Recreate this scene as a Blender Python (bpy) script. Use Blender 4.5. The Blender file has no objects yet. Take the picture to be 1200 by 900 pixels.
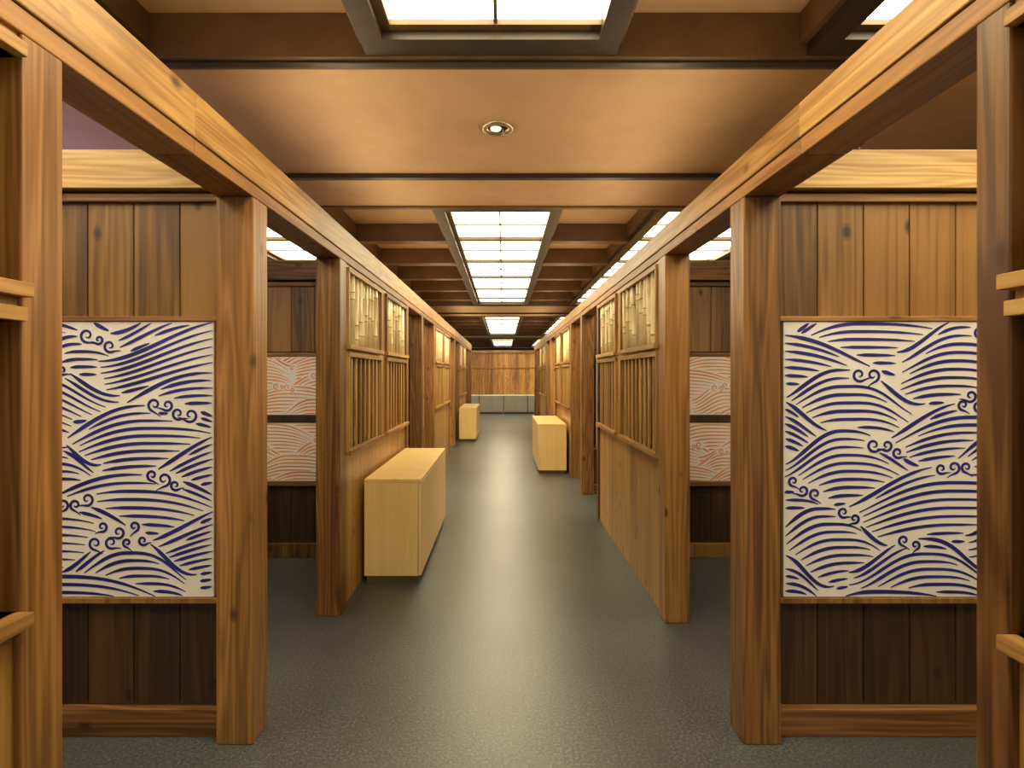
import bpy, bmesh, math, random
from mathutils import Vector, Matrix
random.seed(7)
S = bpy.context.scene
COL = S.collection

# ------------------------------------------------------------------ materials
def nd(nt, t, **kw):
    n = nt.nodes.new(t)
    for k, v in kw.items():
        setattr(n, k, v)
    return n

def new_mat(name):
    m = bpy.data.materials.new(name); m.use_nodes = True
    nt = m.node_tree
    return m, nt, nt.nodes['Principled BSDF']

def ramp(nt, stops):
    r = nd(nt, 'ShaderNodeValToRGB')
    e = r.color_ramp.elements
    while len(e) < len(stops): e.new(0.5)
    for i, (p, c) in enumerate(stops):
        e[i].position = p; e[i].color = (c[0], c[1], c[2], 1)
    return r

def wood(name, dark, mid, light, axis='Z', rough=0.5, knots=True, across=9.0, var=0.4, contrast=1.0):
    m, nt, bs = new_mat(name)
    L = nt.links
    tc = nd(nt, 'ShaderNodeTexCoord')
    at = nd(nt, 'ShaderNodeAttribute', attribute_name='rnd')
    mul = nd(nt, 'ShaderNodeVectorMath', operation='SCALE'); mul.inputs['Scale'].default_value = 37.0
    L.new(at.outputs['Color'], mul.inputs[0])
    add = nd(nt, 'ShaderNodeVectorMath', operation='ADD')
    L.new(tc.outputs['Object'], add.inputs[0]); L.new(mul.outputs[0], add.inputs[1])
    mp = nd(nt, 'ShaderNodeMapping')
    sc = [across, across, across]; sc['XYZ'.index(axis)] = across * 0.05
    mp.inputs['Scale'].default_value = sc
    L.new(add.outputs[0], mp.inputs['Vector'])
    n1 = nd(nt, 'ShaderNodeTexNoise'); n1.inputs['Scale'].default_value = 1.0
    n1.inputs['Detail'].default_value = 2; n1.inputs['Distortion'].default_value = 0.35
    L.new(mp.outputs[0], n1.inputs['Vector'])
    mm = nd(nt, 'ShaderNodeMath', operation='MULTIPLY'); mm.inputs[1].default_value = 60.0
    L.new(n1.outputs['Fac'], mm.inputs[0])
    sn = nd(nt, 'ShaderNodeMath', operation='SINE'); L.new(mm.outputs[0], sn.inputs[0])
    s2 = nd(nt, 'ShaderNodeMath', operation='MULTIPLY_ADD'); s2.inputs[1].default_value = 0.105*contrast; s2.inputs[2].default_value = -0.05*contrast
    L.new(sn.outputs[0], s2.inputs[0])
    mp2 = nd(nt, 'ShaderNodeMapping')
    sc2 = [80, 80, 80]; sc2['XYZ'.index(axis)] = 1.6
    mp2.inputs['Scale'].default_value = sc2
    L.new(add.outputs[0], mp2.inputs['Vector'])
    n2 = nd(nt, 'ShaderNodeTexNoise'); n2.inputs['Scale'].default_value = 1.0; n2.inputs['Detail'].default_value = 3
    L.new(mp2.outputs[0], n2.inputs['Vector'])
    a1 = nd(nt, 'ShaderNodeMath', operation='MULTIPLY_ADD'); a1.inputs[1].default_value = 0.6
    L.new(n2.outputs['Fac'], a1.inputs[0]); L.new(s2.outputs[0], a1.inputs[2])
    a2 = nd(nt, 'ShaderNodeMath', operation='MULTIPLY_ADD'); a2.inputs[1].default_value = 0.55
    L.new(n1.outputs['Fac'], a2.inputs[0]); L.new(a1.outputs[0], a2.inputs[2])
    sep = nd(nt, 'ShaderNodeSeparateColor'); L.new(at.outputs['Color'], sep.inputs[0])
    a3 = nd(nt, 'ShaderNodeMath', operation='MULTIPLY_ADD'); a3.inputs[1].default_value = var
    L.new(sep.outputs[0], a3.inputs[0]); L.new(a2.outputs[0], a3.inputs[2])
    a4 = nd(nt, 'ShaderNodeMath', operation='SUBTRACT'); a4.inputs[1].default_value = var*0.5
    L.new(a3.outputs[0], a4.inputs[0])
    r = ramp(nt, [(0.22, dark), (0.53, mid), (0.85, light)])
    L.new(a4.outputs[0], r.inputs[0])
    colout = r.outputs[0]
    if knots:
        mp3 = nd(nt, 'ShaderNodeMapping')
        sc3 = [6.5, 6.5, 6.5]; sc3['XYZ'.index(axis)] = 3.8
        mp3.inputs['Scale'].default_value = sc3
        L.new(add.outputs[0], mp3.inputs['Vector'])
        v = nd(nt, 'ShaderNodeTexVoronoi'); v.inputs['Scale'].default_value = 1.0
        L.new(mp3.outputs[0], v.inputs['Vector'])
        kr = ramp(nt, [(0.06, (.9, .9, .9)), (0.16, (0, 0, 0))])
        L.new(v.outputs['Distance'], kr.inputs[0])
        mx = nd(nt, 'ShaderNodeMix', data_type='RGBA')
        L.new(kr.outputs[0], mx.inputs['Factor'])
        L.new(colout, mx.inputs['A'])
        mx.inputs['B'].default_value = (dark[0]*0.5, dark[1]*0.4, dark[2]*0.4, 1)
        colout = mx.outputs['Result']
    L.new(colout, bs.inputs['Base Color'])
    bs.inputs['Roughness'].default_value = rough
    bp = nd(nt, 'ShaderNodeBump'); bp.inputs['Strength'].default_value = 0.2; bp.inputs['Distance'].default_value = 0.003
    L.new(a1.outputs[0], bp.inputs['Height']); L.new(bp.outputs[0], bs.inputs['Normal'])
    return m

def flat(name, c, rough=0.6, noise=0.08, scale=6.0, metal=0.0, bump=0.0):
    m, nt, bs = new_mat(name); L = nt.links
    tc = nd(nt, 'ShaderNodeTexCoord')
    n = nd(nt, 'ShaderNodeTexNoise'); n.inputs['Scale'].default_value = scale; n.inputs['Detail'].default_value = 4
    L.new(tc.outputs['Object'], n.inputs['Vector'])
    lo = [x*(1-noise*2) for x in c]; hi = [min(1, x*(1+noise*2)) for x in c]
    r = ramp(nt, [(0.3, lo), (0.7, hi)]); L.new(n.outputs['Fac'], r.inputs[0])
    L.new(r.outputs[0], bs.inputs['Base Color'])
    bs.inputs['Roughness'].default_value = rough; bs.inputs['Metallic'].default_value = metal
    if bump:
        b = nd(nt, 'ShaderNodeBump'); b.inputs['Strength'].default_value = bump; b.inputs['Distance'].default_value = 0.003
        L.new(n.outputs['Fac'], b.inputs['Height']); L.new(b.outputs[0], bs.inputs['Normal'])
    return m

def emis(name, c, s):
    m, nt, bs = new_mat(name)
    bs.inputs['Base Color'].default_value = (0.8, 0.8, 0.75, 1)
    bs.inputs['Emission Color'].default_value = (*c, 1)
    bs.inputs['Emission Strength'].default_value = s
    return m

PD, PM, PL = (0.080, 0.032, 0.008), (0.225, 0.102, 0.026), (0.42, 0.21, 0.062)
M_postZ = wood('stained_pine_vertical', PD, PM, PL, 'Z', 0.42)
M_beamY = wood('stained_pine_along', (0.16, .072, .016), (0.36, 0.185, 0.048), (0.58, 0.34, 0.105), 'Y', 0.45)
M_fasY = wood('reddish_fascia', (0.12, 0.045, 0.011), (0.26, 0.112, 0.027), (0.40, 0.19, 0.05), 'Y', 0.5)
M_lightX = wood('light_pine_cross', (0.28, 0.15, 0.045), (0.50, 0.32, 0.115), (0.68, 0.48, 0.21), 'X', 0.5)
M_postX = wood('stained_pine_cross', PD, PM, PL, 'X', 0.5)
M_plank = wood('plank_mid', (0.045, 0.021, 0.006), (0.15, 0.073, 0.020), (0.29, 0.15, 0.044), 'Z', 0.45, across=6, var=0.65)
M_plankDarkShade = wood('plank_dark', (0.020, 0.009, 0.003), (0.048, 0.021, 0.006), (0.09, 0.042, 0.013), 'Z', 0.5, across=6, var=0.4)  # dark tone carries the shade low in the booths and behind the lattice
M_board = wood('wainscot_ply', (0.24, 0.12, 0.028), (0.41, 0.225, 0.056), (0.56, 0.34, 0.10), 'Z', 0.40, across=4, var=0.25)
M_slat = wood('lattice_slat', (0.22, 0.11, 0.028), (0.42, 0.23, 0.065), (0.58, 0.35, 0.11), 'Z', 0.5, knots=False)
M_frame = wood('window_trim', (0.16, 0.076, 0.018), (0.37, 0.19, 0.05), (0.52, 0.31, 0.09), 'Y', 0.5, knots=False)
M_cab = wood('cabinet_veneer', (0.72, 0.48, 0.17), (0.82, 0.58, 0.23), (0.88, 0.66, 0.30), 'Z', 0.35, knots=False, across=6, var=0.05, contrast=0.3)
M_bamboo = flat('bamboo_pole', (0.90, 0.75, 0.43), 0.4, 0.08, 9)
M_bnode = flat('bamboo_joint', (0.42, 0.28, 0.10), 0.5)
M_ceil = flat('ceiling_plaster', (0.70, 0.47, 0.255), 0.75, 0.04, 2.5)
M_cbeam = flat('ceiling_beam_paint', (0.15, 0.085, 0.036), 0.5, 0.1, 4)
M_dark = flat('dark_wood_frame', (0.034, 0.021, 0.011), 0.4, 0.15, 8)
M_wall = flat('room_wall_paint', (0.30, 0.24, 0.17), 0.8, 0.06, 2)
M_farwall = flat('dark_end_wall', (0.03, 0.035, 0.04), 0.7)
M_panel = flat('printed_board_white', (0.80, 0.77, 0.76), 0.55, 0.02, 3)
M_blue = flat('wave_print_navy', (0.014, 0.017, 0.19), 0.5, 0.2, 5)
M_rust = flat('wave_print_rust', (0.74, 0.28, 0.07), 0.5, 0.1, 5)
M_grey = flat('grey_laminate', (0.16, 0.15, 0.13), 0.5, 0.05, 3)
M_greytop = flat('pale_laminate', (0.6, 0.57, 0.48), 0.4, 0.05, 3)
M_metal = flat('downlight_metal', (0.6, 0.5, 0.35), 0.3, 0.05, 3, metal=0.8)
M_black = flat('matte_black', (0.02, 0.015, 0.01), 0.6)
M_plinth = flat('cabinet_plinth', (0.10, 0.06, 0.025), 0.5)
M_emit = emis('backlit_acrylic', (1.0, 0.85, 0.54), 11.5)
M_bulb = emis('lamp_bulb', (1.0, 0.9, 0.7), 1.0)

# floor
M_floor, nt, bs = new_mat('grey_vinyl_floor'); L = nt.links
tc = nd(nt, 'ShaderNodeTexCoord')
n = nd(nt, 'ShaderNodeTexNoise'); n.inputs['Scale'].default_value = 85; n.inputs['Detail'].default_value = 5; n.inputs['Roughness'].default_value = .75
L.new(tc.outputs['Object'], n.inputs['Vector'])
n2 = nd(nt, 'ShaderNodeTexNoise'); n2.inputs['Scale'].default_value = 1.3; n2.inputs['Detail'].default_value = 3
L.new(tc.outputs['Object'], n2.inputs['Vector'])
ad = nd(nt, 'ShaderNodeMath', operation='MULTIPLY_ADD'); ad.inputs[1].default_value = 0.15
L.new(n2.outputs['Fac'], ad.inputs[0]); L.new(n.outputs['Fac'], ad.inputs[2])
r = ramp(nt, [(0.42, (0.018, 0.022, 0.023)), (0.60, (0.058, 0.066, 0.066)), (0.74, (0.15, 0.162, 0.158))])
L.new(ad.outputs[0], r.inputs[0])
br = nd(nt, 'ShaderNodeTexBrick'); br.offset = 0.0; br.inputs['Scale'].default_value = 1.0
br.inputs['Brick Width'].default_value = 0.9; br.inputs['Row Height'].default_value = 0.9; br.inputs['Mortar Size'].default_value = 0.002
br.inputs['Color1'].default_value = (1, 1, 1, 1); br.inputs['Color2'].default_value = (0.97, 0.97, 0.97, 1); br.inputs['Mortar'].default_value = (0.85, 0.85, 0.85, 1)
L.new(tc.outputs['Object'], br.inputs['Vector'])
mx = nd(nt, 'ShaderNodeMix', data_type='RGBA', blend_type='MULTIPLY'); mx.inputs['Factor'].default_value = 1
L.new(r.outputs[0], mx.inputs['A']); L.new(br.outputs['Color'], mx.inputs['B'])
L.new(mx.outputs['Result'], bs.inputs['Base Color'])
bs.inputs['Roughness'].default_value = 0.32
bp = nd(nt, 'ShaderNodeBump'); bp.inputs['Strength'].default_value = 0.5; bp.inputs['Distance'].default_value = 0.002
L.new(n.outputs['Fac'], bp.inputs['Height']); L.new(bp.outputs[0], bs.inputs['Normal'])

# ------------------------------------------------------------------ mesh builder
class MB:
    def __init__(s):
        s.v = []; s.f = []; s.mi = []; s.rn = []; s.mats = []; s.sm = []
    def m(s, mat):
        if mat not in s.mats: s.mats.append(mat)
        return s.mats.index(mat)
    def box(s, x0, x1, y0, y1, z0, z1, mat):
        x0, x1 = min(x0, x1), max(x0, x1)
        b = len(s.v)
        s.v += [(x0,y0,z0),(x1,y0,z0),(x1,y1,z0),(x0,y1,z0),(x0,y0,z1),(x1,y0,z1),(x1,y1,z1),(x0,y1,z1)]
        k = s.m(mat); rn = (random.random(), random.random(), random.random(), 1)
        for q in ((0,3,2,1),(4,5,6,7),(0,1,5,4),(1,2,6,5),(2,3,7,6),(3,0,4,7)):
            s.f.append(tuple(b+i for i in q)); s.mi.append(k); s.rn.append(rn); s.sm.append(False)
    def tube(s, pts, rads, mat, seg=10, cap=True):
        k = s.m(mat); rn = (random.random(), random.random(), random.random(), 1)
        b = len(s.v)
        d = (Vector(pts[-1]) - Vector(pts[0])).normalized()
        a = d.orthogonal().normalized(); c = d.cross(a)
        for p, r_ in zip(pts, rads):
            for i in range(seg):
                t = 2*math.pi*i/seg
                s.v.append(tuple(Vector(p) + a*math.cos(t)*r_ + c*math.sin(t)*r_))
        for j in range(len(pts)-1):
            for i in range(seg):
                i2 = (i+1) % seg
                s.f.append((b+j*seg+i, b+j*seg+i2, b+(j+1)*seg+i2, b+(j+1)*seg+i)); s.mi.append(k); s.rn.append(rn); s.sm.append(True)
        if cap:
            s.f.append(tuple(b+i for i in reversed(range(seg)))); s.mi.append(k); s.rn.append(rn); s.sm.append(False)
            o = b+(len(pts)-1)*seg
            s.f.append(tuple(o+i for i in range(seg))); s.mi.append(k); s.rn.append(rn); s.sm.append(False)
    def build(s, name, parent=None, bevel=0.0, loc=None):
        me = bpy.data.meshes.new(name)
        me.from_pydata(s.v, [], s.f)
        for m_ in s.mats: me.materials.append(m_)
        me.polygons.foreach_set('material_index', s.mi)
        me.polygons.foreach_set('use_smooth', s.sm)
        ca = me.color_attributes.new('rnd', 'FLOAT_COLOR', 'CORNER')
        i = 0
        for p, rn in zip(me.polygons, s.rn):
            for _ in range(p.loop_total):
                ca.data[i].color = rn; i += 1
        me.update()
        ob = bpy.data.objects.new(name, me); COL.objects.link(ob)
        if loc: ob.location = loc
        if parent: ob.parent = parent
        if bevel:
            bv = ob.modifiers.new('bevel', 'BEVEL'); bv.width = bevel; bv.segments = 2; bv.limit_method = 'ANGLE'; bv.angle_limit = math.radians(50)
        return ob

def empty(name, loc=(0, 0, 0)):
    e = bpy.data.objects.new(name, None); e.location = loc; e.empty_display_size = 0.2
    COL.objects.link(e); return e

# ------------------------------------------------------------------ room shell
YN, YF = -5.0, 34.0
XW = 4.6
HB, HC, HL = 3.0, 3.2, 3.06
b = MB(); b.box(-XW, XW, YN, YF, -0.1, 0.0, M_floor); b.build('floor')
b = MB(); b.box(-XW-.1, -XW, YN, YF, 0, 3.5, M_wall); b.build('wall_left')
b = MB(); b.box(XW, XW+.1, YN, YF, 0, 3.5, M_wall); b.build('wall_right')
b = MB(); b.box(-XW, XW, YF, YF+.1, 0, 3.5, M_farwall); b.build('wall_back')

P = 4.85
PC = 9.9
slabs = [(2.76 + PC*k, 5.23 + PC*k) for k in range(-1, 4)]
slabs[0] = (slabs[0][0], 0.35)  # unseen soffit extended over the viewpoint to cut light on the foreground
b = MB()
b.box(-XW, XW, YN, YF, HC, HC+0.1, M_ceil)
strips = [(-0.50, 0.43), (1.57, 2.78), (-2.95, -1.80)]
xs = sorted(strips)
for k in range(len(slabs)):
    s0, s1 = slabs[k]
    if s0 > YF: continue
    b.box(-XW, XW, max(s0, YN), min(s1, YF), HB, HC, M_ceil)
bays = []
for k in range(len(slabs)-1):
    bays.append((max(slabs[k][1], YN), min(slabs[k+1][0], YF)))
b.build('ceiling')

b = MB()
for s0, s1 in slabs:
    if s0 > YF-1 or s0 < YN: continue
    b.box(-XW, XW, s0-0.03, s0, HB-0.010, HC, M_cbeam)
    b.box(-XW, XW, s0, s0+0.045, HB-0.022, HB, M_dark)
    b.box(-XW, XW, s0+0.045, s0+0.085, HB-0.010, HB, M_cbeam)
    b.box(-XW, XW, s0+1.58, s0+1.63, HB-0.035, HB, M_dark)
    b.box(-XW, XW, s0+1.63, s0+1.70, HB-0.015, HB, M_cbeam)
    b.box(-XW, XW, s1-0.05, s1, HB-0.02, HB, M_cbeam)
b.build('trim_1', bevel=0.003)

OFF = [1.34, 2.64, 3.94, 5.24, 6.54]
for bi, (y0, y1) in enumerate(bays):
    base = slabs[bi][1] if bi else 0.0
    ys = [base+o for o in OFF] if bi else [1.30]
    FW = 0.145
    for yb in ys:
        if yb < YN or yb > YF-0.3: continue
        b = MB()
        e2 = [-XW] + [e for st in xs for e in (st[0]-FW-.002, st[1]+FW-.04)] + [XW]
        for i in range(0, len(e2), 2):
            b.box(e2[i], e2[i+1], yb, yb+0.16, HB, HC, M_cbeam)
        b.build('ceiling_beam', bevel=0.006)
    for (x0, x1) in strips:
        cx = (x0+x1)/2
        p = empty('ceiling_light_panel', (cx, 0, 0))
        f = MB(); g = MB()
        a0, a1 = x0-cx, x1-cx
        Y0, Y1 = y0+0.01, y1-0.035
        r1, r2 = 0.10, 0.045
        f.box(a0-r1-r2, a0-r2, Y0, Y1, HB-.005, HC, M_dark); f.box(a1+.0, a1+r1, Y0, Y1, HB-.005, HC, M_dark)
        f.box(a0-r2, a0, Y0, Y1, HB+.035, HC, M_cbeam)
        f.box(a0-r1-r2-.03, a0-r1-r2, Y0, Y1, HB+.05, HC, M_cbeam); f.box(a1+r1, a1+r1+.03, Y0, Y1, HB+.05, HC, M_cbeam)
        for yy0, yy1 in ((Y0, Y0+.13), (Y1-.13, Y1)):
            f.box(a0-r2, a1, yy0, yy1, HB-.005, HC, M_dark)
        f.box(a0, a1, Y1-.175, Y1-.13, HB+.035, HC, M_cbeam)
        f.box(a0, a1, Y0+.13, Y0+.175, HB+.035, HC, M_cbeam)
        q0_, q1_ = Y0+.175, Y1-.175
        cuts = [q0_] + [q+0.08 for q in ys if q0_ < q < q1_] + [q1_]
        for q in cuts[1:-1]:
            f.box(a0, a1, q-0.045, q+0.045, HL-0.035, HC, M_dark)
        for q0, q1 in zip(cuts[:-1], cuts[1:]):
            nrow = max(1, round((q1-q0)/0.62))
            for j in range(1, nrow):
                yy = q0+(q1-q0)*j/nrow
                f.box(a0, a1, yy-0.010, yy+0.010, HL-0.018, HL, M_cbeam)
        f.box(-0.008, 0.008, q0_, q1_, HL-0.018, HL+.001, M_cbeam)
        g.box(a0, a1, q0_, q1_, HL, HL+.012, M_emit)
        f.build('frame', p); g.build('diffuser', p)

# ------------------------------------------------------------------ wave artwork
def wave_art(W, H, seed, lw=0.0115, sc=1.0):
    rg = random.Random(seed)
    hills = []
    STEP = 0.150*sc
    rows = int(H/STEP)+4
    for r_ in range(rows):
        cy = H+0.12 - r_*STEP
        x = -0.5 + (0.46*sc if r_ % 2 else 0.0) + rg.uniform(-.12, .12)
        while x < W+0.6:
            big = rg.random() < 0.6
            wl = rg.uniform(.40, .60) if big else rg.uniform(.24, .30)
            wr = rg.uniform(.60, .90) if big else rg.uniform(.28, .40)
            hills.append(dict(cx=x+rg.uniform(-.06, .06), cy=cy+rg.uniform(-.05, .05)*sc, wl=wl*sc, wr=wr*sc,
                              h=(rg.uniform(.16, .22) if big else rg.uniform(.12, .15))*sc, s=rg.uniform(.031, .035)*sc,
                              dx=rg.uniform(-.014, .018)*sc, ph=rg.uniform(0, 6.28), wa=rg.uniform(.008, .020)*sc))
            x += rg.uniform(.66, .90)*sc
    def crest(hl, x, i=0):
        cx = hl['cx']+hl['dx']*i
        t = (cx-x)/(hl['wl']*(1+.05*i)) if x < cx else (x-cx)/(hl['wr']*(1+.05*i))
        tt = min(t, 1)
        y = hl['cy']-hl['s']*i - hl['h']*(1-.04*i)*(1-0.5*(1+math.cos(math.pi*tt**1.12)))
        if x > cx: y += hl['wa']*math.sin(t*6)*min(1, t*2)
        return y, t
    curls = []
    tries = 0
    while len(curls) < int(W*H*7.0/sc) and tries < 800:
        tries += 1
        hl = rg.choice(hills)
        px = hl['cx'] + rg.uniform(-.1, .5)*hl['wr']; py = crest(hl, px)[0]-.01
        if .06 < px < W-.06 and .05 < py < H-.05 and all((px-c[0])**2+(py-c[1])**2 > (.20*sc)**2 for c in curls): curls.append((px, py))
    swirl = []
    for (px, py) in curls:
        nn = rg.choice([2, 3, 3, 4, 5, 7])
        ang = rg.uniform(-.6, .3)
        for j in range(nn):
            rad = rg.uniform(.018, .030)*sc
            row = 1 if (nn >= 5 and j % 2) else 0
            ox = (j-(nn-1)/2)*(.033 if nn >= 5 else .052)*sc; oy = ((.046 if row else 0)+rg.uniform(-.014, .014))*sc
            swirl.append((px+ox*math.cos(ang)-oy*math.sin(ang), py+ox*math.sin(ang)+oy*math.cos(ang), rad, 1 if j % 2 else -1, rg.uniform(-.6, .6)))
    def visible(x, y, k):
        if not (0.003 < x < W-0.003 and 0.003 < y < H-0.003): return False
        for (sx, sy, sr, _, _) in swirl:
            if (x-sx)**2+(y-sy)**2 < (sr+.010*sc)**2: return False
        for hl in hills[k+1:]:
            c, t = crest(hl, x)
            if t < 1.0 and y < c+0.017*sc: return False
        return True
    runs = []
    for k, hl in enumerate(hills):
        n = rg.randint(12, 15)
        for i in range(n):
            x0 = hl['cx']-hl['wl']; x1 = hl['cx']+hl['wr']
            if i:
                x0 += rg.uniform(0, .03)*sc; x1 -= rg.uniform(0, .07)*sc
            cur = []
            x = x0
            w_ = lw*(1.1 if i == 0 else rg.uniform(.85, 1.0))
            while x <= x1:
                y, t = crest(hl, x, i)
                ok = visible(x, y, k)
                if ok and i:
                    c0, t0 = crest(hl, x, 0)
                    if t0 >= 1.0 or y > c0-0.015*sc: ok = False
                    else:
                        yp, _ = crest(hl, x, i-1); yq, _ = crest(hl, x+.004, i)
                        sl = (yq-y)/.004
                        if (yp-y)/math.sqrt(1+sl*sl) < .0205*sc and i % 2: ok = False
                if ok: cur.append((x, y))
                else:
                    if len(cur) > 5: runs.append((cur, w_))
                    cur = []
                x += 0.008*sc
            if len(cur) > 5: runs.append((cur, w_))
    for (sx, sy, sr, d, ph) in swirl:
        pts = []
        a0 = -math.pi/2+ph
        for q in range(6):
            u = 1-q/6
            pts.append((sx+sr*math.cos(a0)-d*u*sr*1.5*math.cos(a0+math.pi/2), sy+sr*math.sin(a0)-d*u*sr*1.5*math.sin(a0+math.pi/2)-u*u*.008))
        for q in range(28):
            u = q/27
            rr = sr*(1-.80*u); a = a0+d*u*2*math.pi*1.15
            pts.append((sx+rr*math.cos(a), sy+rr*math.sin(a)))
        if all(0.003 < p[0] < W-.003 and 0.003 < p[1] < H-.003 for p in pts):
            runs.append((pts, lw*.75))
    return runs

def art_mesh(name, W, H, seed, mat, lw, sc=1.0):
    vs, fs = [], []
    for pts, w in wave_art(W, H, seed, lw, sc):
        n = len(pts); b0 = len(vs)
        for i, (x, y) in enumerate(pts):
            a = pts[max(0, i-1)]; c = pts[min(n-1, i+1)]
            dx, dy = c[0]-a[0], c[1]-a[1]; l = math.hypot(dx, dy) or 1
            nx, ny = -dy/l, dx/l
            u = i/(n-1)
            ww = w*0.5*(0.35+0.65*min(1, 5.0*u, 5.0*(1-u)))*(0.9+.15*math.sin(u*5))
            vs.append((x+nx*ww, 0, y+ny*ww)); vs.append((x-nx*ww, 0, y-ny*ww))
        for i in range(n-1):
            fs.append((b0+2*i, b0+2*i+1, b0+2*i+3, b0+2*i+2))
    me = bpy.data.meshes.new(name); me.from_pydata(vs, [], fs); me.materials.append(mat); me.update()
    return me
PW = 1.86
ART = {('b', -1): art_mesh('wave_print_a', PW, 1.142, 11, M_blue, .0145),
       ('b', 1): art_mesh('wave_print_b', PW, 1.142, 23, M_blue, .0145),
       ('r', 0): art_mesh('wave_print_c', PW, 0.475, 5, M_rust, .0115, .85),
       ('r', 1): art_mesh('wave_print_d', PW, 0.475, 8, M_rust, .0115, .85)}

# ------------------------------------------------------------------ booths
PX = {-1: 1.012, 1: 0.972}
E = {-1: 1.334, 1: 1.195}
EW = {-1: .113, 1: .080}
Mm = 2.345
St = {-1: 3.59, 1: 3.49}
PWD = 0.150
XO = 3.12
BH = 2.217; BT = 2.42
BTS = {-1: 2.42, 1: 2.385}
YEND = 3.6+3*P+PWD

def post(sd, y0, y1, w=PWD):
    b = MB(); x = PX[sd]*sd
    b.box(0, sd*w, 0, y1-y0, 0, BH, M_postZ)
    b.build('wooden_post', bevel=0.005, loc=(x, y0, 0))

def partition(sd, y, kind):
    p = empty('booth_partition', (sd*(PX[sd]+PWD), y, 0))
    W = XO-(PX[sd]+PWD)
    b = MB()
    b.box(0, sd*W, -0.035, 0.05, 0, 0.115, M_postX if kind == 'b' else M_plank)
    b.box(0, sd*W, 0.0, 0.05, 0.115, 0.125, M_dark)
    b.box(0, sd*W, -0.05, 0.09, 2.262, BT, M_lightX if kind == 'b' else M_postX)
    b.box(0, sd*W, -0.02, 0.05, 2.215, 2.250, M_postX)
    b.box(0, sd*W, -0.0, 0.05, 2.250, 2.262, M_dark)
    b.box(0, sd*W, 0.02, 0.04, 0.1, 2.25, M_dark)
    b.build('rails', p, bevel=0.004)
    b = MB(); x = 0.0; pw = 0.193
    while x < W-0.01:
        x1 = min(W, x+pw)
        b.box(sd*(x+.002), sd*(x1-.002), 0.0, 0.02, 0.12, 0.60, M_plankDarkShade)  # lower planks: booth shade put into the colour
        b.box(sd*(x+.002), sd*(x1-.002), 0.0, 0.02, 1.68, 2.215, M_plank)
        b.box(sd*(x+.002), sd*(x1-.002), 0.04, 0.055, 0.12, 2.215, M_plank)
        x = x1
    b.build('planks', p, bevel=0.002)
    x0 = 0.04; W2 = PW
    if kind == 'b':
        zz = [(0.574, 1.716, ART[('b', sd)])]
    else:
        zz = [(1.165, 1.640, ART[('r', 0)]), (0.625, 1.100, ART[('r', 1)])]
    t = MB()
    for (z0, z1, art) in zz:
        b = MB(); b.box(sd*x0, sd*(x0+W2), -0.022, 0.0, z0, z1, M_panel)
        b.build('wave_board', p, bevel=0.001)
        o = bpy.data.objects.new('wave_print', art); COL.objects.link(o); o.parent = p
        o.location = (x0 if sd > 0 else -(x0+W2), -0.0232, z0)
    if kind == 'b':
        t.box(0, sd*W, -0.028, 0.0, 1.718, 1.738, M_postX)
        t.box(0, sd*W, -0.028, 0.0, 0.548, 0.571, M_plank)
    else:
        t.box(0, sd*W, -0.03, 0.0, 1.643, 1.672, M_postX)
        t.box(0, sd*W, -0.03, 0.0, 1.103, 1.162, M_plankDarkShade)
        t.box(0, sd*W, -0.03, 0.0, 0.585, 0.622, M_postX)
    t.build('ledges', p, bevel=0.002)

def bamboo_window(p, sd, x, y0, y1, z0, z1):
    b = MB()
    yy = y0+0.05
    while yy < y1-0.03:
        r_ = random.uniform(.020, .029)
        lean = random.uniform(-.02, .02)
        xx = x+sd*random.uniform(.024, .034)
        if random.random() < 0.12: lean = random.uniform(-.08, .08)
        zs, rs = [], []
        nodes = sorted(random.uniform(.1, .9) for _ in range(2))
        for u, rr in [(0, 1)] + [(q+dq, rf) for q in nodes for dq, rf in ((-.02, 1), (0, 1.15), (.02, 1))] + [(1, 1)]:
            zs.append(u); rs.append(rr)
        order = sorted(range(len(zs)), key=lambda i: zs[i])
        ya, yb = yy, min(max(yy+lean, y0+.03), y1-.03)
        pts = [(xx, ya+(yb-ya)*zs[i], z0+(z1-z0)*zs[i]) for i in order]
        b.tube(pts, [rs[i]*r_ for i in order], M_bamboo, 10)
        for q in nodes:
            c = Vector((xx, ya+(yb-ya)*q, z0+(z1-z0)*q))
            b.tube([tuple(c-Vector((0, 0, .003))), tuple(c+Vector((0, 0, .003)))], [r_*1.17]*2, M_bnode, 10)
        yy += random.uniform(.085, .125)
    b.build('bamboo_poles', p)

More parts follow.
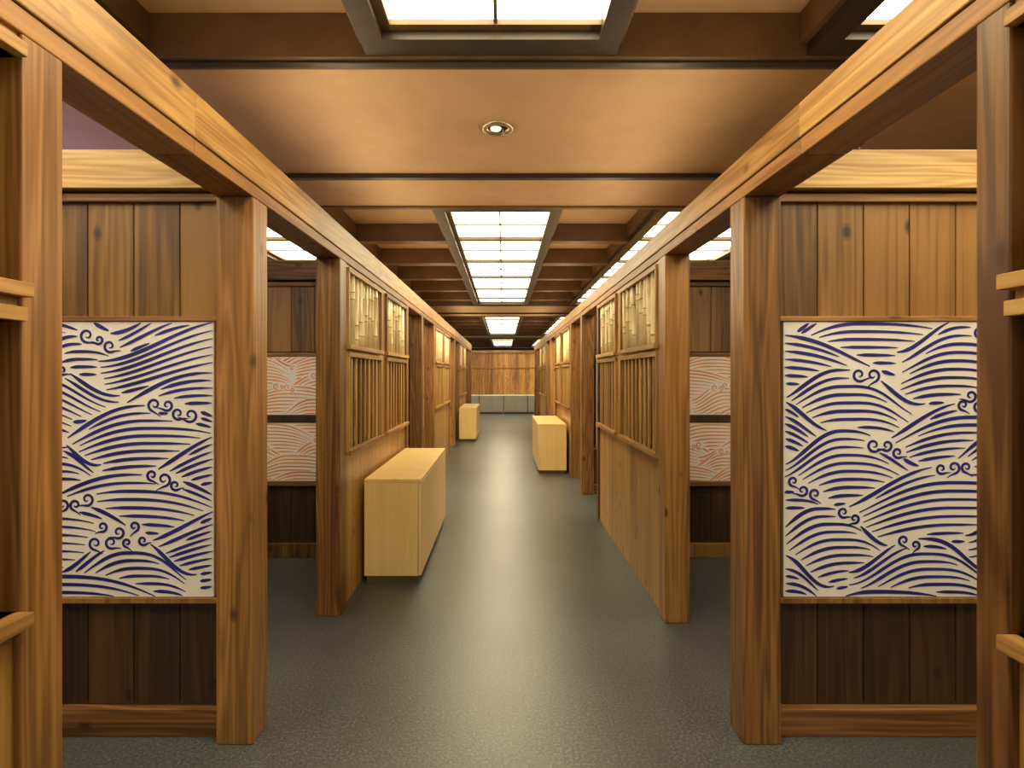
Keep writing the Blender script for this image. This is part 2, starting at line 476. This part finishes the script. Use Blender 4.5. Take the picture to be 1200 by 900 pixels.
def wall_section(sd, ya, yb, wins):
    p = empty('lattice_window_screen', (sd*PX[sd], ya, 0))  # wall section with lattice windows between the posts
    L_ = yb-ya
    x = sd*0.018; xt = sd*0.10
    b = MB()
    y = 0
    while y < L_-.01:
        y1 = min(L_, y+0.455)
        b.box(x, xt, y+.0012, y1-.0012, 0.0, 0.965, M_board)
        y = y1
    b.build('wainscot', p)
    b = MB()
    W_ = [(a-ya, c-ya) for a, c in wins]
    ed = [0]+[e for w in W_ for e in w]+[L_]
    for i in range(0, len(ed), 2):
        if ed[i+1]-ed[i] > .01:
            b.box(sd*.010, sd*.11, ed[i], ed[i+1], 0.965, BH, M_board)
    for (a, c) in W_:
        b.box(sd*.010, sd*.11, a, c, 0.965, 1.0, M_board)
        b.box(sd*.010, sd*.11, a, c, 1.61, 1.69, M_board)
        b.box(sd*.010, sd*.11, a, c, 2.165, BH, M_board)
    b.build('window_rails', p, bevel=.002)
    f = MB()
    for wi, (a, c) in enumerate(W_):
        a2 = max(a, .0); c2 = min(c, L_)
        for (z0, z1) in ((1.0, 1.61), (1.69, 2.165)):
            f.box(-sd*.010, sd*.12, a2, a2+.025, z0, z1, M_slat)
            if c < L_-.01: f.box(-sd*.010, sd*.12, c-.022, c+.005, z0, z1, M_slat)
            f.box(-sd*.012, sd*.12, a2, c2, z1, z1+.030, M_frame)
            f.box(-sd*.026, sd*.12, max(0, a-.02), min(L_, c+.02), z0-.030, z0, M_frame)
        n = round((c-a)/0.128)
        for i in range(1, n):
            yy = a+(c-a)*i/n
            f.box(sd*.006, sd*.020, yy-.022, yy+.022, 1.0, 1.61, M_slat)
    f.build('window_frames', p, bevel=.002)
    for (a, c) in W_:
        bamboo_window(p, sd, 0, a+.02, c-.0, 1.69, 2.165)
    g = MB()
    for (a, c) in W_:
        g.box(sd*.120, sd*.135, max(0, a-.05), min(L_, c+.05), 0.9, BH, M_plankDarkShade)  # dark sheet standing in for the shaded booth behind the slats
    g.build('inner_backing', p)

def fill_run(x, y0, y1, z, sd, power_per_m, color=(1.0, .76, .48), tilt=48):  # added uplights in invented channels, put in to brighten the ceiling
    n = max(1, round((y1-y0)/2.5)); l = (y1-y0)/n
    for i in range(n):
        yc = y0+l*(i+.5)
        p = empty('cove_uplight', (x, yc, z))
        b = MB(); b.box(-.02, .02, -l/2+.02, l/2-.02, 0, .012, M_dark); b.box(sd*.012, sd*.02, -l/2+.02, l/2-.02, .012, .03, M_dark)
        b.build('channel', p)
        ld = bpy.data.lights.new('led', 'AREA'); ld.shape = 'RECTANGLE'; ld.size = .03; ld.size_y = l-.06
        ld.energy = power_per_m*l; ld.color = color
        lo = bpy.data.objects.new('led', ld); COL.objects.link(lo); lo.parent = p
        lo.location = (0, 0, .034)
        d = Vector((-sd*math.sin(math.radians(tilt)), 0, math.cos(math.radians(tilt))))
        zax = -d; yax = Vector((0, 1, 0)); xax = yax.cross(zax)
        lo.rotation_euler = Matrix((xax, yax, zax)).transposed().to_euler()

for sd in (-1, 1):
    px = PX[sd]*sd
    b = MB()
    seg = [-3.4, 1.9, 7.25, 12.1, YEND]
    for a, c in zip(seg[:-1], seg[1:]):
        b.box(-sd*.006, sd*PWD, a+.0005, c-.0005, BH+.055, BTS[sd], M_beamY)
        b.box(0.0, sd*(PWD+.0), a+.0005, c-.0005, BH, BH+.053, M_fasY)
    b.build('wooden_top_beam', bevel=.004, loc=(px, 0, 0))
    fill_run(px+sd*.05, -0.2, 5.2, BTS[sd], sd, 2.8)
    fill_run(px+sd*.05, 5.3, YEND-.1, BTS[sd], sd, 2.3)
    for k in range(-1, 4):
        o = k*P
        if E[sd]+o < YEND and k <= 3:
            post(sd, E[sd]+o-EW[sd], E[sd]+o)
        if Mm+o < YEND: post(sd, Mm+o, Mm+o+.145)
        if k < 4 and St[sd]+o < YEND: post(sd, St[sd]+o, St[sd]+o+PWD)
    for k in range(-1, 3):
        o = k*P
        ya = St[sd]+o+PWD; yb = E[sd]+o+P-EW[sd]
        mid = 4.90+o
        w = [(ya+.03, mid-.10), (mid+.10, yb)]
        wall_section(sd, ya, yb, w)
    for k in range(0, 4):
        o = k*P
        partition(sd, Mm+.085+o, 'b')
        if k < 3: partition(sd, 4.76+o, 'r')
    b = MB(); y = -3.4
    while y < YEND:
        y1 = min(YEND, y+.2)
        b.box(sd*(XO+.002), sd*(XO+.04), y+.002, y1-.002, 0, BT, M_plank)
        y = y1
    b.build('booth_rear_panelling', bevel=.002)
fill_run(-3.14, 0.5, 5.2, BT, -1, 1.9, (.55, .5, 1.0), 50)  # added cool fill, tints the left ceiling

# ------------------------------------------------------------------ cabinets
def cabinet(x0, x1, y0, y1, h, face):
    p = empty('storage_cabinet', ((x0+x1)/2, (y0+y1)/2, 0))
    cx, cy = (x0+x1)/2, (y0+y1)/2
    a0, a1, c0, c1 = x0-cx, x1-cx, y0-cy, y1-cy
    b = MB(); b.box(a0+.015, a1-.02, c0+.012, c1-.02, 0, .05, M_plinth); b.build('plinth', p)
    b = MB()
    bx0, bx1 = (a0, a1-.023) if face > 0 else (a0+.023, a1)
    b.box(bx0, bx1, c0, c0+.02, .05, h-.024, M_cab)
    b.box(bx0, bx1, c1-.02, c1, .05, h-.024, M_cab)
    b.box(bx0, bx1, c0+.02, c1-.02, .05, .065, M_cab)
    xb = a0 if face > 0 else a1-.01
    b.box(xb, xb+.01, c0+.02, c1-.02, .065, h-.024, M_cab)
    b.box(bx0, bx1, -0.01, 0.01, .065, h-.024, M_cab)
    b.build('carcass', p, bevel=.001)
    b = MB(); b.box(a0, a1, c0-.003, c1, h-.022, h, M_cab); b.build('top', p, bevel=.002)
    b = MB()
    dx0, dx1 = (a1-.020, a1) if face > 0 else (a0, a0+.020)
    for (u, v) in ((c0+.001, -.004), (.004, c1-.002)):
        b.box(dx0, dx1, u, v, .055, h-.028, M_cab)
    b.build('doors', p, bevel=.0015)

cabinet(-0.998, -0.590, 4.16, 5.90, .745, 1)
cabinet(-0.985, -0.60, 12.9, 14.7, .745, 1)
cabinet(0.52, 0.945, 8.70, 10.45, .745, -1)

# ------------------------------------------------------------------ far end
p = empty('end_screen', (0, 21.9, 0))
b = MB(); x = -2.6
while x < 2.6:
    b.box(x+.002, x+.198, 0, .04, 0.0, 2.28, M_postZ); x += .2
b.build('boards', p, bevel=.002)
b = MB(); b.box(-2.65, 2.65, -.04, .08, 2.28, 2.38, M_postX); b.box(-2.65, 2.65, -.02, 0, 1.70, 1.74, M_postX); b.build('cap_rail', p, bevel=.004)
for i in range(4):
    x0 = -1.8+i*.9
    p = empty('low_grey_cabinet', (x0+.45, 21.65, 0))
    b = MB(); b.box(-.44, .44, 0, .2, .06, .68, M_grey); b.box(-.42, .42, .02, .2, 0, .06, M_black); b.build('body', p, bevel=.003)
    b = MB(); b.box(-.45, .45, -.015, .2, .68, .71, M_greytop); b.build('top', p, bevel=.002)
    b = MB(); b.box(-.43, -.006, -.012, 0, .08, .66, M_grey); b.box(.006, .43, -.012, 0, .08, .66, M_grey); b.build('doors', p, bevel=.002)

# ------------------------------------------------------------------ downlights
def ring(b, ro, ri, z0, z1, mat, seg=32):
    k = b.m(mat); o = len(b.v)
    for i in range(seg):
        t = 2*math.pi*i/seg; c, s_ = math.cos(t), math.sin(t)
        b.v += [(ro*c, ro*s_, z1), (ro*.97*c, ro*.97*s_, z0), (ri*c, ri*s_, z0), (ri*.85*c, ri*.85*s_, z1)]
    for i in range(seg):
        j = (i+1) % seg
        for q in range(3):
            b.f.append((o+4*i+q, o+4*j+q, o+4*j+q+1, o+4*i+q+1)); b.mi.append(k); b.rn.append((.5,.5,.5,1)); b.sm.append(True)
def downlight(x, y, sensor=False, watts=0):
    p = empty('ceiling_downlight', (x, y, HB))
    b = MB(); ring(b, .098, .070, -.014, 0, M_metal); b.build('trim_ring', p)
    b = MB(); b.tube([(0, 0, -.002), (0, 0, -.0005)], [.060, .060], M_black, 32); b.build('recess', p)
    b = MB(); b.tube([(-.012, 0, -.002), (-.012, 0, -.012), (-.012, 0, -.018)], [.035, .03, .012], M_bulb, 20); b.build('bulb', p)
    if sensor:
        b = MB(); b.tube([(.035, 0, -.002), (.035, 0, -.05)], [.006, .006], M_metal, 10); b.tube([(.035, 0, -.05), (.035, 0, -.055)], [.016, .016], M_metal, 14); b.build('sensor_stem', p)
    if watts:
        ld = bpy.data.lights.new('lamp', 'SPOT'); ld.energy = watts; ld.color = (1, .84, .6); ld.spot_size = math.radians(125); ld.spot_blend = .8
        ld.shadow_soft_size = .05
        lo = bpy.data.objects.new('lamp', ld); COL.objects.link(lo); lo.parent = p; lo.location = (0, 0, -.03)
downlight(-.035, 1020/(438-150), True)
downlight(-2.1, 3.55, False, 85)  # added fixture and spot, brightens the left booth panels
downlight(2.05, 3.55, False, 85)  # added likewise for the right booth panels

p = empty('security_camera', (1.46, 2.40, BT))
b = MB(); b.tube([(0, 0, 0), (0, 0, .018)], [.016, .012], M_black, 14); b.box(-.014, .014, -.03, .02, .018, .04, M_black); b.build('body', p, bevel=.003)

# ------------------------------------------------------------------ world, camera
w = bpy.data.worlds.new('world'); S.world = w; w.use_nodes = True
w.node_tree.nodes['Background'].inputs['Color'].default_value = (1.0, .87, .64, 1)
w.node_tree.nodes['Background'].inputs['Strength'].default_value = 1.3
S.view_settings.view_transform = 'Standard'

cam = bpy.data.cameras.new('camera'); co = bpy.data.objects.new('camera', cam); COL.objects.link(co)
co.location = (0, 0, 1.5); co.rotation_euler = (math.radians(90), 0, 0)
cam.sensor_width = 36; cam.lens = 680/1200*36
cam.shift_x = 10/1200; cam.shift_y = -12/1200
cam.clip_start = 0.05
S.camera = co
